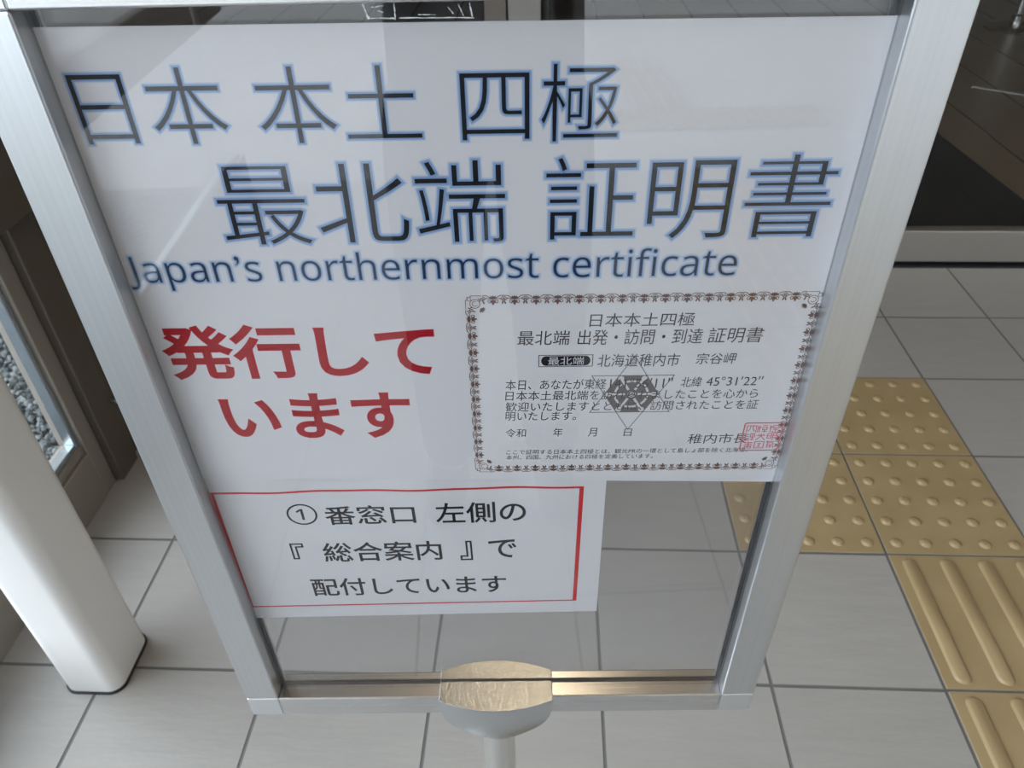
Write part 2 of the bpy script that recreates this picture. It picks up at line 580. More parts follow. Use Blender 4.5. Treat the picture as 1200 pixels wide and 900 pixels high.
# ------------------------------------------------------------------ black mat and stanchion inside
fm = bmesh.new()
lo = [(-1.0, 1.60), (1.70, 1.60), (1.60, 3.4), (-1.0, 3.4)]
a_ = [fm.verts.new((x, y, 0.0005)) for x, y in lo]
b_ = [fm.verts.new((x * 0.999 + 0.0003, y, 0.012)) for x, y in lo]
for i in range(4):
    fm.faces.new((a_[i], a_[(i + 1) % 4], b_[(i + 1) % 4], b_[i]))
fm.faces.new(b_)
fm.faces.new(list(reversed(a_)))
tag(obj('entrance_mat', fm, M['mat']), 'black entrance mat on the floor behind the glass door', 'mat')
sm_ = B(-0.13, 0.13, -0.012, 0.012, 0.0003, 0.004)
so_ = struct('streak_strip', sm_, M['rail'], 'short strip standing in for a light streak on the hall floor', 'floor strip')  # thin strip added to draw the light streak on the floor
so_.location = (2.20, 3.34, 0)
so_.rotation_euler = (0, 0, -0.62)
st = empty('stanchion', (2.86, 4.62, 0.0), 0.0, 'chrome barrier post with a round base inside the hall', 'stanchion')
autosmooth(obj('base', lathe(bmesh.new(), [(0, 0.0005), (0.175, 0.0005), (0.178, 0.010), (0.165, 0.020), (0.10, 0.030), (0.045, 0.036), (0.0, 0.037)], 56), M['chrome'], st))
autosmooth(obj('pole', lathe(bmesh.new(), [(0, 0.0372), (0.032, 0.0372), (0.032, 0.075), (0.020, 0.085), (0.019, 0.93), (0, 0.93)], 32), M['chrome'], st))
autosmooth(obj('cap', lathe(bmesh.new(), [(0, 0.9302), (0.026, 0.9302), (0.03, 0.945), (0.026, 0.975), (0.012, 0.99), (0, 0.992)], 32), M['chrome'], st))

# warm downlight in the ceiling
dl = empty('ceiling_downlight', (-0.125, 0.86, HC), 0.0, 'round warm downlight in the timber ceiling above the sign', 'ceiling light')
autosmooth(obj('trim_ring', lathe(bmesh.new(), [(0.056, -0.0005), (0.076, -0.0005), (0.076, -0.006), (0.056, -0.010), (0.056, -0.0005)], 40), M['alu_cap'], dl))
obj('lamp_disc', lathe(bmesh.new(), [(0, -0.003), (0.055, -0.003), (0.055, -0.0045), (0, -0.0045)], 40), M['lamp'], dl)

# ------------------------------------------------------------------ the sign stand
YAW = radians(2.4525)
# panel coordinates: x to the right along the panel, y away from the viewer, z up; origin: outer lower left corner of the front face
PW, PH, BAR, TH = 0.4653, 0.636, 0.029, 0.026
PCU, PCW = 0.2297, 0.0125
E_ = Vector((cos(YAW), sin(YAW), 0))
N_ = Vector((-sin(YAW), cos(YAW), 0))
L0 = Vector((-0.37566, -0.38590, 0.57))
base = L0 + E_ * PCU + N_ * PCW
sign = empty('sign_stand', (base.x, base.y, 0.0), YAW, 'silver aluminium framed glass notice stand on a single pole', 'sign stand')
OX, OY, OZ = -PCU, -PCW, 0.57


def PB(x0, x1, y0, y1, z0, z1, **k):
    return B(OX + x0, OX + x1, OY + y0, OY + y1, OZ + z0, OZ + z1, **k)


CAPH = 0.0278
obj('frame_stile', PB(0, BAR, 0, TH, CAPH + 0.0002, PH - CAPH - 0.0002, bev=0.0012), M['alu_v'], sign)
obj('frame_stile', PB(PW - BAR, PW, 0, TH, CAPH + 0.0002, PH - CAPH - 0.0002, bev=0.0012), M['alu_v'], sign)
obj('frame_rail', PB(BAR + 0.0002, PW - BAR - 0.0002, 0, TH, 0, CAPH, bev=0.0012), M['alu_h'], sign)
obj('frame_rail', PB(BAR + 0.0002, PW - BAR - 0.0002, 0, TH, PH - CAPH, PH, bev=0.0012), M['alu_h'], sign)
for x0 in (0, PW - BAR):
    for z0 in (0, PH - CAPH):
        obj('corner_cap', PB(x0, x0 + BAR, 0, TH, z0, z0 + CAPH, bev=0.0012), M['alu_cap'], sign)
GI = BAR - 0.0
# black gaskets round the pane
g0, g1 = 0.0090, 0.0168
for (x0, x1, z0, z1) in ((BAR + 0.0002, BAR + 0.0034, CAPH + 0.0002, PH - CAPH - 0.0002), (PW - BAR - 0.0034, PW - BAR - 0.0002, CAPH + 0.0002, PH - CAPH - 0.0002),
                         (BAR + 0.0036, PW - BAR - 0.0036, CAPH + 0.0002, CAPH + 0.0028), (BAR + 0.0036, PW - BAR - 0.0036, PH - CAPH - 0.0028, PH - CAPH - 0.0002)):
    obj('gasket', PB(x0, x1, 0.0152, 0.0166, z0, z1), M['gasket'], sign)
pane = obj('glass_pane', PB(BAR + 0.0003, PW - BAR - 0.0003, 0.0105, 0.0120, CAPH + 0.0003, PH - CAPH - 0.0003), M['glass'], sign)
obj('back_pane', PB(BAR + 0.0003, PW - BAR - 0.0003, 0.0168, 0.0182, CAPH + 0.0003, PH - CAPH - 0.0003), M['glass'], sign)
# tape residue left on the pane near the top rail
tb = bmesh.new()
tr_ = random.Random(11)


def scrap(x0, z0, x1, z1, wd):
    n = 9
    top, bot = [], []
    for k in range(n + 1):
        t = k / n
        x, z = x0 + (x1 - x0) * t, z0 + (z1 - z0) * t
        nx, nz = -(z1 - z0), (x1 - x0)
        l = sqrt(nx * nx + nz * nz)
        h = wd * (0.2 + 0.9 * tr_.random())
        o1, o2 = tr_.uniform(-0.4, 0.4) * wd, 0
        top.append((x + nx / l * (h + o1), z + nz / l * (h + o1)))
        bot.append((x - nx / l * (h - o1), z - nz / l * (h - o1)))
    a = [tb.verts.new((OX + x, OY + 0.01046, OZ + z)) for x, z in top]
    b = [tb.verts.new((OX + x, OY + 0.01046, OZ + z)) for x, z in bot]
    for k in range(n):
        tb.faces.new((a[k], a[k + 1], b[k + 1], b[k]))


for args in ((0.1868, 0.6062, 0.1888, 0.5995, 0.0006), (0.1895, 0.6000, 0.2010, 0.5996, 0.0003), (0.2014, 0.6060, 0.2012, 0.5990, 0.0003),
             (0.1905, 0.6045, 0.1965, 0.6052, 0.0003), (0.1935, 0.6030, 0.1960, 0.6022, 0.0003), (0.2030, 0.5998, 0.2380, 0.5992, 0.00025),
             (0.2260, 0.6040, 0.2285, 0.6010, 0.0003), (0.2310, 0.6050, 0.2330, 0.6000, 0.00025), (0.2360, 0.6055, 0.2370, 0.5998, 0.0004), (0.2120, 0.6010, 0.2200, 0.6008, 0.0002)):
    scrap(*args)
obj('tape_residue', tb, M['tape'], sign)['label'] = 'whitish scraps of old tape on the glass'

# half-bowl clamp that grips the bottom rail
CU, CW, CHZ = 0.2297, 0.0105, 0.0292


def lens(s, n=40):
    pts = []
    hw, sag, edge = 0.0522 * s, 0.0255, 0.0150
    for k in range(n + 1):
        t = -1 + 2 * k / n
        pts.append((hw * t, -(edge + (sag - edge) * (1 - t * t)) * (0.35 + 0.65 * s)))
    for k in range(n + 1):
        t = 1 - 2 * k / n
        pts.append((hw * t, (edge + (sag - edge) * (1 - t * t)) * (0.35 + 0.65 * s)))
    return pts


cb = bmesh.new()
HB = 0.072
prof = [(0.985, 0.0), (0.997, -0.0006), (1.0, -0.0018)]
for k in range(1, 17):
    t = k / 16
    prof.append((max(0.30, sqrt(max(0.0, 1 - t ** 2.0 * 0.91))), -0.006 - (HB - 0.006) * t))
rings = []
for s, dz in prof:
    rings.append([cb.verts.new((OX + CU + x, OY + CW + y, OZ + CHZ + dz)) for x, y in lens(s)])
n = len(rings[0])
cb.faces.new(rings[0])
for a, b in zip(rings, rings[1:]):
    for k in range(n):
        cb.faces.new((a[k], b[k], b[(k + 1) % n], a[(k + 1) % n]))
cb.faces.new(list(reversed(rings[-1])))
bmesh.ops.recalc_face_normals(cb, faces=cb.faces)
autosmooth(obj('clamp', cb, M['clamp'], sign), 40)['label'] = 'bowl shaped satin metal clamp under the pane'
autosmooth(obj('pole', lathe(bmesh.new(), [(0, 0.02), (0.0158, 0.02), (0.0158, 0.57 + CHZ - HB + 0.004), (0, 0.57 + CHZ - HB + 0.004)], 48), M['pole'], sign))
autosmooth(obj('base_plate', lathe(bmesh.new(), [(0, 0.0004), (0.140, 0.0004), (0.142, 0.006), (0.136, 0.012), (0.05, 0.018), (0.022, 0.0199), (0, 0.0199)], 64), M['clamp'], sign))

# ------------------------------------------------------------------ printing helpers
def glyphs(body, offset=0.0, res=5):
    c = bpy.data.curves.new('text', 'FONT')
    c.body = body
    c.size = 1.0
    c.resolution_u = res
    c.offset = offset
    o = bpy.data.objects.new('text', c)
    COL.objects.link(o)
    bpy.context.view_layer.update()
    dg = bpy.context.evaluated_depsgraph_get()
    me = o.evaluated_get(dg).to_mesh()
    vs_ = [(v.co.x, v.co.y) for v in me.vertices]
    fs = [list(p.vertices) for p in me.polygons]
    o.evaluated_get(dg).to_mesh_clear()
    bpy.data.objects.remove(o)
    bpy.data.curves.remove(c)
    return vs_, fs


def loops(pts, faces):
    """closed outlines of a filled lettering mesh"""
    key = {}
    idx = [key.setdefault((round(p[0], 4), round(p[1], 4)), i) for i, p in enumerate(pts)]
    cnt = {}
    for f in faces:
        g_ = [idx[i] for i in f]
        for a, b in zip(g_, g_[1:] + g_[:1]):
            if a != b:
                cnt.setdefault((min(a, b), max(a, b)), []).append((a, b))
    nxt = {}
    for e, l_ in cnt.items():
        if len(l_) == 1:
            nxt.setdefault(l_[0][0], []).append(l_[0][1])
    res = []
    while nxt:
        a = next(iter(nxt))
        cur, lp = a, []
        while cur in nxt:
            lp.append(cur)
            l_ = nxt[cur]
            n__ = l_.pop()
            if not l_:
                del nxt[cur]
            cur = n__
        if len(lp) > 2:
            res.append(lp)
    return res


class Sheet:
    """a paper sheet inside the stand; its own x/z plane in millimetres, y = depth"""
    def __init__(self, root, bend=None):
        self.root = root
        self.bend = bend or (lambda x, z: 0.0)

    def put(self, bm, vs_, fs, lift):
        vv_ = [bm.verts.new((x / 1000, -lift - self.bend(x, z), z / 1000)) for x, z in vs_]
        for f in fs:
            if len(set(f)) == len(f):
                try:
                    bm.faces.new([vv_[i] for i in f])
                except ValueError:
                    pass

    def text(self, bm, body, x0, x1, z0, z1, lift, offset=0.0, skew=0.0):
        """fits the lettering's own bounds to the box x0..x1, z0..z1 (mm); offset in ems thickens every stroke"""
        v0, f0 = glyphs(body)
        ax0, ax1 = min(v[0] for v in v0), max(v[0] for v in v0)
        ay0, ay1 = min(v[1] for v in v0), max(v[1] for v in v0)
        sx, sy = (x1 - x0) / (ax1 - ax0), (z1 - z0) / (ay1 - ay0)
        out = []
        for a, b in v0:
            z = z0 + (b - ay0) * sy
            out.append((x0 + (a - ax0) * sx + skew * (z - z0), z))
        self.put(bm, out, f0, lift)
        if offset > 0:
            wd = 2 * offset * (sx + sy) / 2
            for loop in loops(out, f0):
                self.line(bm, [out[i] for i in loop], wd, lift, True)

    def outline(self, bm, body, x0, x1, z0, z1, lift, e0, e1):
        """a band round every letter, from e0 ems inside its edge to e1 ems outside"""
        v0, f0 = glyphs(body)
        ax0, ax1 = min(v[0] for v in v0), max(v[0] for v in v0)
        ay0, ay1 = min(v[1] for v in v0), max(v[1] for v in v0)
        sx, sy = (x1 - x0) / (ax1 - ax0), (z1 - z0) / (ay1 - ay0)
        out = [(x0 + (a - ax0) * sx, z0 + (b - ay0) * sy) for a, b in v0]
        k = (sx + sy) / 2
        for loop in loops(out, f0):
            self.line(bm, [out[i] for i in loop], (e1 - e0) * k, lift, True, shift=-(e1 + e0) / 2 * k)

    def poly(self, bm, pts, lift):
        self.put(bm, pts, [list(range(len(pts)))], lift)

    def line(self, bm, pts, wd, lift, closed=False, shift=0.0):
        """stroked polyline"""
        n_ = len(pts)
        L, R = [], []
        for i in range(n_):
            if closed:
                p, q = pts[(i - 1) % n_], pts[(i + 1) % n_]
            else:
                p, q = pts[max(i - 1, 0)], pts[min(i + 1, n_ - 1)]
            c = pts[i]
            d1 = Vector((c[0] - p[0], c[1] - p[1]))
            d2 = Vector((q[0] - c[0], q[1] - c[1]))
            d1 = d1.normalized() if d1.length > 1e-9 else d2.normalized()
            d2 = d2.normalized() if d2.length > 1e-9 else d1
            t = (d1 + d2)
            t = t.normalized() if t.length > 1e-6 else d1
            nn = Vector((-t.y, t.x))
            q_ = max(0.35, abs(nn.dot(Vector((-d1.y, d1.x)))))
            kl, kr = (wd / 2 + shift) / q_, (wd / 2 - shift) / q_
            L.append((c[0] + nn.x * kl, c[1] + nn.y * kl))
            R.append((c[0] - nn.x * kr, c[1] - nn.y * kr))
        fs = []
        m_ = n_ if closed else n_ - 1
        for i in range(m_):
            j = (i + 1) % n_
            fs.append([i, n_ + i, n_ + j, j])
        self.put(bm, L + R, fs, lift)

    def disc(self, bm, c, r, lift, n_=20):
        self.poly(bm, [(c[0] + r * cos(2 * pi * k / n_), c[1] + r * sin(2 * pi * k / n_)) for k in range(n_)], lift)

    def finish(self, name, bm, material, parent=None, label=None):
        bmesh.ops.recalc_face_normals(bm, faces=bm.faces)
        for f in bm.faces:
            f.normal_update()
            if f.normal.y > 0:
                f.normal_flip()
        o = obj(name, bm, material, parent or self.root)
        if label:
            o['label'] = label
        return o


def panel_point(u, w, v):
    return L0 + E_ * u + N_ * w + Vector((0, 0, v))


def paper(name, corners, thick, bend, nx=48, nz=30):
    """corners TL, TR, BR, BL in mm; front face towards the viewer"""
    bm = bmesh.new()
    TL, TR, BR, BL = [Vector(c) for c in corners]
    grid = []
    for back in (0, 1):
        rows_ = []
        for j in range(nz + 1):
            t = j / nz
            a, b = TL.lerp(BL, t), TR.lerp(BR, t)
            r_ = []
            for i in range(nx + 1):
                p = a.lerp(b, i / nx)
                r_.append(bm.verts.new((p.x / 1000, back * thick - bend(p.x, p.y), p.y / 1000)))
            rows_.append(r_)
        grid.append(rows_)
    f, k = grid
    for j in range(nz):
        for i in range(nx):
            bm.faces.new((f[j][i], f[j + 1][i], f[j + 1][i + 1], f[j][i + 1]))
            bm.faces.new((k[j][i], k[j][i + 1], k[j + 1][i + 1], k[j + 1][i]))
    for j in range(nz):
        bm.faces.new((f[j][0], k[j][0], k[j + 1][0], f[j + 1][0]))
        bm.faces.new((f[j][nx], f[j + 1][nx], k[j + 1][nx], k[j][nx]))
    for i in range(nx):
        bm.faces.new((f[0][i], f[0][i + 1], k[0][i + 1], k[0][i]))
        bm.faces.new((f[nz][i], k[nz][i], k[nz][i + 1], f[nz][i + 1]))
    bmesh.ops.recalc_face_normals(bm, faces=bm.faces)
    o = obj(name, bm, M['paper'], None, True)
    autosmooth(o, 60)
    return o


def basis(origin, tilt):
    ex = E_ * cos(tilt) + Vector((0, 0, 1)) * sin(tilt)
    ez = Vector((0, 0, 1)) * cos(tilt) - E_ * sin(tilt)
    return Matrix(((ex.x, N_.x, ez.x, origin.x), (ex.y, N_.y, ez.y, origin.y), (ex.z, N_.z, ez.z, origin.z), (0, 0, 0, 1)))


# ------------------------------------------------------------------ the large poster (A3)
def bend_poster(x, z):
    # lower left edge lifts a little between the panes
    t = max(0.0, (-270 - z) / 30)
    return -0.0010 * t * t * (1 if x < 0 else 0.2) * (1 + 0.6 * sin(x / 14.0))


post_o = paper('poster', [(-203.4, -1.0), (203.4, -2.0), (204.8, -309.0), (-202.1, -299.5)], 0.0002, lambda x, z: 0.0)
post_o.matrix_world = basis(panel_point(0.2327, 0.0130, 0.5986), -0.0045)
tag(post_o, 'large white poster with Japanese headline and printed certificate behind the glass', 'poster')
S = Sheet(post_o)
HEAD = (('日本', -196.8, -121.6, -58.2, -19.5), ('本土', -106.4, -23.5, -58.6, -19.9), ('四極', -3.8, 76.3, -59.7, -20.6),
        ('最北端', -139.3, 18.3, -116.4, -68.1), ('証明書', 39.4, 195.1, -116.1, -67.4))
b0, b1, b2 = bmesh.new(), bmesh.new(), bmesh.new()
for t, x0, x1, z0, z1 in HEAD:
    S.text(b0, t, x0, x1, z0, z1, 0.00004, 0.027)
    S.text(b2, t, x0, x1, z0, z1, 0.00008, 0.0)
    S.outline(b1, t, x0, x1, z0, z1, 0.00012, -0.010, 0.012)
hd = S.finish('headline', b2, M['black'])
S.finish('headline_glow', b0, M['halo_out'], hd, 'pale blue outer outline of the headline')
S.finish('headline_outline', b1, M['halo_in'], hd, 'blue outline of the headline')
b0, b1, b2 = bmesh.new(), bmesh.new(), bmesh.new()
def sans(t):
    return ''.join(chr(0x1D5BA + ord(c) - 97) if 'a' <= c <= 'z' else chr(0x1D5A0 + ord(c) - 65) if 'A' <= c <= 'Z' else c for c in t)


SUB = (sans('Japan\u2019s northernmost certificate'), -202.0, 150.0, -145.2, -121.2)
S.text(b0, *SUB, 0.00004, 0.055)
S.text(b2, *SUB, 0.00008, 0.0)
S.outline(b1, *SUB, 0.00012, -0.008, 0.016)
sb = S.finish('subtitle', b2, M['navy'])
S.finish('subtitle_glow', b0, M['halo_out'], sb, 'pale blue outer outline of the English line')
S.finish('subtitle_outline', b1, M['halo_in'], sb, 'blue outline of the English line')
b2 = bmesh.new()
S.text(b2, '発行して', -196.4, -28.7, -209.8, -170.7, 0.00006, 0.026)
S.text(b2, 'います', -172.1, -48.9, -261.4, -224.3, 0.00006, 0.026)
S.finish('red_lettering', b2, M['red'], None, 'bold red Japanese lettering')

# the certificate printed on it
cert = bmesh.new()
INK = 0.00012


def T(body, x0, x1, z0, z1, off=-0.002, skew=0.06):
    S.text(cert, body, x0, x1, z0, z1, INK, off, skew)


T('日本本土四極', 67.2, 130.6, -174.3, -164.5)
T('最北端', 23.3, 55.3, -187.3, -176.5)
T('出発・訪問・到達', 60.5, 137.0, -187.6, -176.2)
T('証明書', 140.5, 174.0, -187.2, -175.8)
T('北海道稚内市', 73.5, 125.0, -204.7, -194.7)
T('宗谷岬', 135.5, 160.2, -203.4, -194.8)
T('本日、あなたが東経', 15.2, 80.1, -222.5, -214.1)
T('141°56\u203211\u2033', 82.7, 123.0, -221.9, -214.0, 0.0, 0.02)
T('北緯', 128.2, 141.3, -221.7, -213.4)
T('45°31\u203222\u2033', 144.5, 180.7, -220.9, -213.6, 0.0, 0.02)
T('日本本土最北端を訪れられましたことを心から', 15.0, 179.4, -231.4, -223.4)
T('歓迎いたしますとともに、訪問されたことを証', 14.9, 181.2, -240.7, -232.7)
T('明いたします。', 14.7, 61.8, -248.9, -241.1)
T('令和', 14.4, 28.2, -263.6, -255.9)
T('年', 46.7, 53.1, -263.3, -255.6)
T('月', 70.4, 76.2, -263.6, -255.9)
T('日', 94.7, 99.9, -263.6, -256.9)
T('稚内市長', 138.8, 179.5, -271.2, -262.2)
T('ここで証明する日本本土四極とは、観光PRの一環として島しょ部を除く北海道、', 14.6, 181.6, -279.6, -275.2)
T('本州、四国、九州における四極を定義しています。', 14.5, 116.6, -284.5, -280.2)
S.line(cert, [(36.8, -203.9), (70.6, -203.9), (70.6, -195.1), (36.8, -195.1)], 0.5, INK, True)
ct = S.finish('certificate_text', cert, M['grey_ink'], None, 'fine dark grey certificate wording')
# black badge with pale letters
pb = bmesh.new()
pts = []
for k in range(13):
    a = -pi / 2 + pi * k / 12
    pts.append((66.2 + 3.0 * cos(a), -199.5 + 3.7 * sin(a)))
for k in range(13):
    a = pi / 2 + pi * k / 12
    pts.append((41.2 + 3.0 * cos(a), -199.5 + 3.7 * sin(a)))
S.poly(pb, pts, INK)
bd = S.finish('badge', pb, M['black'], None, 'black rounded badge on the certificate')
pb = bmesh.new()
S.text(pb, '最北端', 42.6, 65.2, -202.6, -196.4, 0.00016, 0.0)
S.finish('badge_lettering', pb, M['paper'], bd, 'white letters on the badge')

# six-pointed emblem with a wheel
EC, ER = (97.1, -227.0), 30.4
eb = bmesh.new()
S.poly(eb, [(EC[0] + ER / sqrt(3) * cos(pi / 3 * k), EC[1] + ER / sqrt(3) * sin(pi / 3 * k)) for k in range(6)], 0.00004)
em_o = S.finish('emblem', eb, M['emblem'], None, 'grey hexagon emblem')
el = bmesh.new()
for a0 in (pi / 2, -pi / 2):
    S.line(el, [(EC[0] + ER * cos(a0 + 2 * pi / 3 * k), EC[1] + ER * sin(a0 + 2 * pi / 3 * k)) for k in range(3)], 0.55, 0.00007, True)
S.finish('star_outline', el, M['emblem_line'], em_o, 'thin grey six-pointed star outline')
ew = bmesh.new()
for k in range(6):
    a = pi / 3 * k
    a1, a2 = a + 0.17, a + pi / 3 - 0.17
    S.line(ew, [(EC[0] + 10.6 * cos(a1 + (a2 - a1) * t / 12), EC[1] + 10.6 * sin(a1 + (a2 - a1) * t / 12)) for t in range(13)], 1.5, 0.00007)
    S.line(ew, [(EC[0] + 4.1 * cos(a), EC[1] + 4.1 * sin(a)), (EC[0] + 15.0 * cos(a), EC[1] + 15.0 * sin(a))], 1.6, 0.000075)
    S.disc(ew, (EC[0] + 14.9 * cos(a), EC[1] + 14.9 * sin(a)), 1.9, 0.00008)
sp = []
for k in range(40):
    a = k * 0.33
    r = 0.2 + 2.6 * k / 39
    sp.append((EC[0] + r * cos(a), EC[1] + r * sin(a)))
S.line(ew, sp, 0.45, 0.00008)
S.finish('wheel', ew, M['emblem_pale'], em_o, 'pale six-spoked wheel in the emblem')

# red seal
sl = bmesh.new()
sx0, sx1, sz0, sz1 = 175.8, 201.6, -278.0, -253.1


def rsq(x0, x1, z0, z1, r):
    p = []
    for cx, cz, a0 in ((x1 - r, z1 - r, 0), (x0 + r, z1 - r, pi / 2), (x0 + r, z0 + r, pi), (x1 - r, z0 + r, 3 * pi / 2)):
        for k in range(6):
            a = a0 + pi / 2 * k / 5
            p.append((cx + r * cos(a), cz + r * sin(a)))
    return p


S.line(sl, rsq(sx0, sx1, sz0, sz1, 1.6), 1.0, 0.00015, True)
STROKES = {
    0: [[(0, 0), (0, 1), (1, 1), (1, 0)], [(0.36, 0.95), (0.34, 0.5), (0.14, 0.12)], [(0.64, 0.95), (0.66, 0.5), (0.86, 0.12)]],
    1: [[(0, 1), (0, 0)], [(0, 0.7), (0.35, 0.7)], [(0.18, 1), (0.18, 0)], [(0.45, 1), (1, 1)], [(0.5, 0.75), (0.95, 0.75), (0.95, 0.4), (0.5, 0.4), (0.5, 0.75)], [(0.45, 0.15), (1, 0.15)], [(0.72, 0.4), (0.72, 0)]],
    2: [[(0, 1), (0.3, 0.8), (0, 0.6)], [(0.15, 0.9), (0.15, 0)], [(0.4, 1), (1, 1), (1, 0.65), (0.4, 0.65), (0.4, 1)], [(0.4, 0.42), (1, 0.42)], [(0.7, 0.65), (0.7, 0)], [(0.4, 0.2), (0.4, 0), (1, 0), (1, 0.2)]],
    3: [[(0, 0.9), (0.4, 0.9)], [(0, 0.6), (0.4, 0.6)], [(0, 0.3), (0.4, 0.3), (0.4, 0), (0, 0), (0, 0.3)], [(0.55, 1), (1, 1), (1, 0.5), (0.55, 0.5), (0.55, 1)], [(0.78, 1), (0.78, 0)], [(0.55, 0.15), (1, 0.15)]],
    4: [[(0.5, 1), (0.5, 0.65), (0, 0)], [(0.5, 0.65), (1, 0)], [(0.05, 0.72), (0.95, 0.72)], [(0.2, 0.95), (0.32, 0.82)], [(0.8, 0.95), (0.68, 0.82)]],
    5: [[(0, 1), (0.42, 1), (0.42, 0.3), (0, 0.3), (0, 1)], [(0, 0.65), (0.42, 0.65)], [(0.6, 0), (0.6, 1), (1, 1), (1, 0)], [(0.6, 0.7), (1, 0.7)], [(0.6, 0.4), (1, 0.4)]],
    6: [[(0.5, 1), (0.5, 0)], [(0, 0.85), (1, 0.85)], [(0.1, 0.65), (0.9, 0.65)], [(0, 0.42), (1, 0.42)], [(0.15, 0.25), (0.85, 0.25), (0.85, 0), (0.15, 0), (0.15, 0.25)]],
    7: [[(0, 0), (0, 1), (1, 1), (1, 0), (0, 0)], [(0.3, 0.7), (0.7, 0.7)], [(0.5, 0.7), (0.5, 0.25)], [(0.3, 0.25), (0.7, 0.25)]],
    8: [[(0, 1), (1, 1)], [(0.2, 0.8), (0.8, 0.8), (0.8, 0.5), (0.2, 0.5)], [(0.2, 1), (0.2, 0)], [(0.2, 0.25), (0.9, 0.25), (0.9, 0)], [(0.55, 0.5), (0.55, 0)]],
}
for i in range(3):
    for j in range(3):
        cx0, cz0 = sx0 + 1.9 + i * 7.5, sz1 - 1.9 - (j + 1) * 7.2 + 0.7
        for st_ in STROKES[j * 3 + i]:
            S.line(sl, [(cx0 + x * 6.3, cz0 + z * 6.0) for x, z in st_], 0.62, 0.00015)
S.finish('seal', sl, M['seal_red'], None, 'red square seal')

# lace-like border round the certificate
bb = bmesh.new()
BX0, BX1, BZ0, BZ1, BH = -7.6, 205.2, -296.4, -150.8, 7.2


def leaf(p0, p1, wd, n_=6):
    a, b = Vector(p0), Vector(p1)
    d = (b - a)
    nn = Vector((-d.y, d.x)).normalized()
    L = [a + d * (k / n_) + nn * wd * sin(pi * k / n_) for k in range(n_ + 1)]
    R = [a + d * (k / n_) - nn * wd * sin(pi * k / n_) for k in range(n_ - 1, 0, -1)]
    return [tuple(p) for p in L + R]


def arc(c, r, a0, a1, n_=8):
    return [(c[0] + r * cos(a0 + (a1 - a0) * k / n_), c[1] + r * sin(a0 + (a1 - a0) * k / n_)) for k in range(n_ + 1)]


def motif(period, height):
    """outer edge at z=0, motif hangs towards -z; returns polygons and strokes for one repeat centred at x=0"""
    h, p = height, period
    polys, lines = [], []
    for a in (-0.95, -0.5, 0.0, 0.5, 0.95):           # fan of small leaves at the outer edge
        polys.append(leaf((0, -0.42 * h), (0.26 * p * sin(a), -0.42 * h + 0.40 * h * cos(a)), 0.048 * p))
    polys.append(leaf((0, -0.40 * h), (0, -1.0 * h), 0.075 * p))
    for s in (-1, 1):
        polys.append(leaf((0, -0.45 * h), (s * 0.17 * p, -0.80 * h), 0.048 * p))
        lines.append((arc((s * 0.15 * p, -0.62 * h), 0.085 * p, -pi / 2, pi * 0.9 if s > 0 else pi * 0.9) if s > 0 else arc((s * 0.15 * p, -0.62 * h), 0.085 * p, -pi / 2, -pi * 1.9), 0.46))
        lines.append(([(s * 0.20 * p, -0.20 * h), (s * 0.30 * p, -0.06 * h), (s * 0.40 * p, -0.03 * h), (s * 0.5 * p, -0.03 * h)], 0.5))
        lines.append(([(s * 0.08 * p, -0.30 * h), (s * 0.24 * p, -0.36 * h), (s * 0.33 * p, -0.28 * h), (s * 0.36 * p, -0.42 * h)], 0.44))
        x = s * 0.5 * p
        lines.append((arc((x, -0.34 * h), 0.115 * p, pi / 2, pi / 2 + s * pi * 0.92), 0.46))
        polys.append(leaf((x - s * 0.01 * p, -0.50 * h), (x - s * 0.095 * p, -0.90 * h), 0.042 * p))
        polys.append(leaf((x - s * 0.02 * p, -0.20 * h), (x - s * 0.05 * p, -0.55 * h), 0.032 * p))
    return polys, lines


def run(x0, z0, dx, dz, inx, inz, length, count, h):
    per = length / count
    for k in range(count):
        c = (k + 0.5) * per
        P_, L_ = motif(per, h)
        f = lambda q: (x0 + dx * (c + q[0]) - inx * q[1], z0 + dz * (c + q[0]) - inz * q[1])
        for q in P_:
            S.poly(bb, [f(v) for v in q], INK)
        for q, wd in L_:
            S.line(bb, [f(v) for v in q], wd, INK)


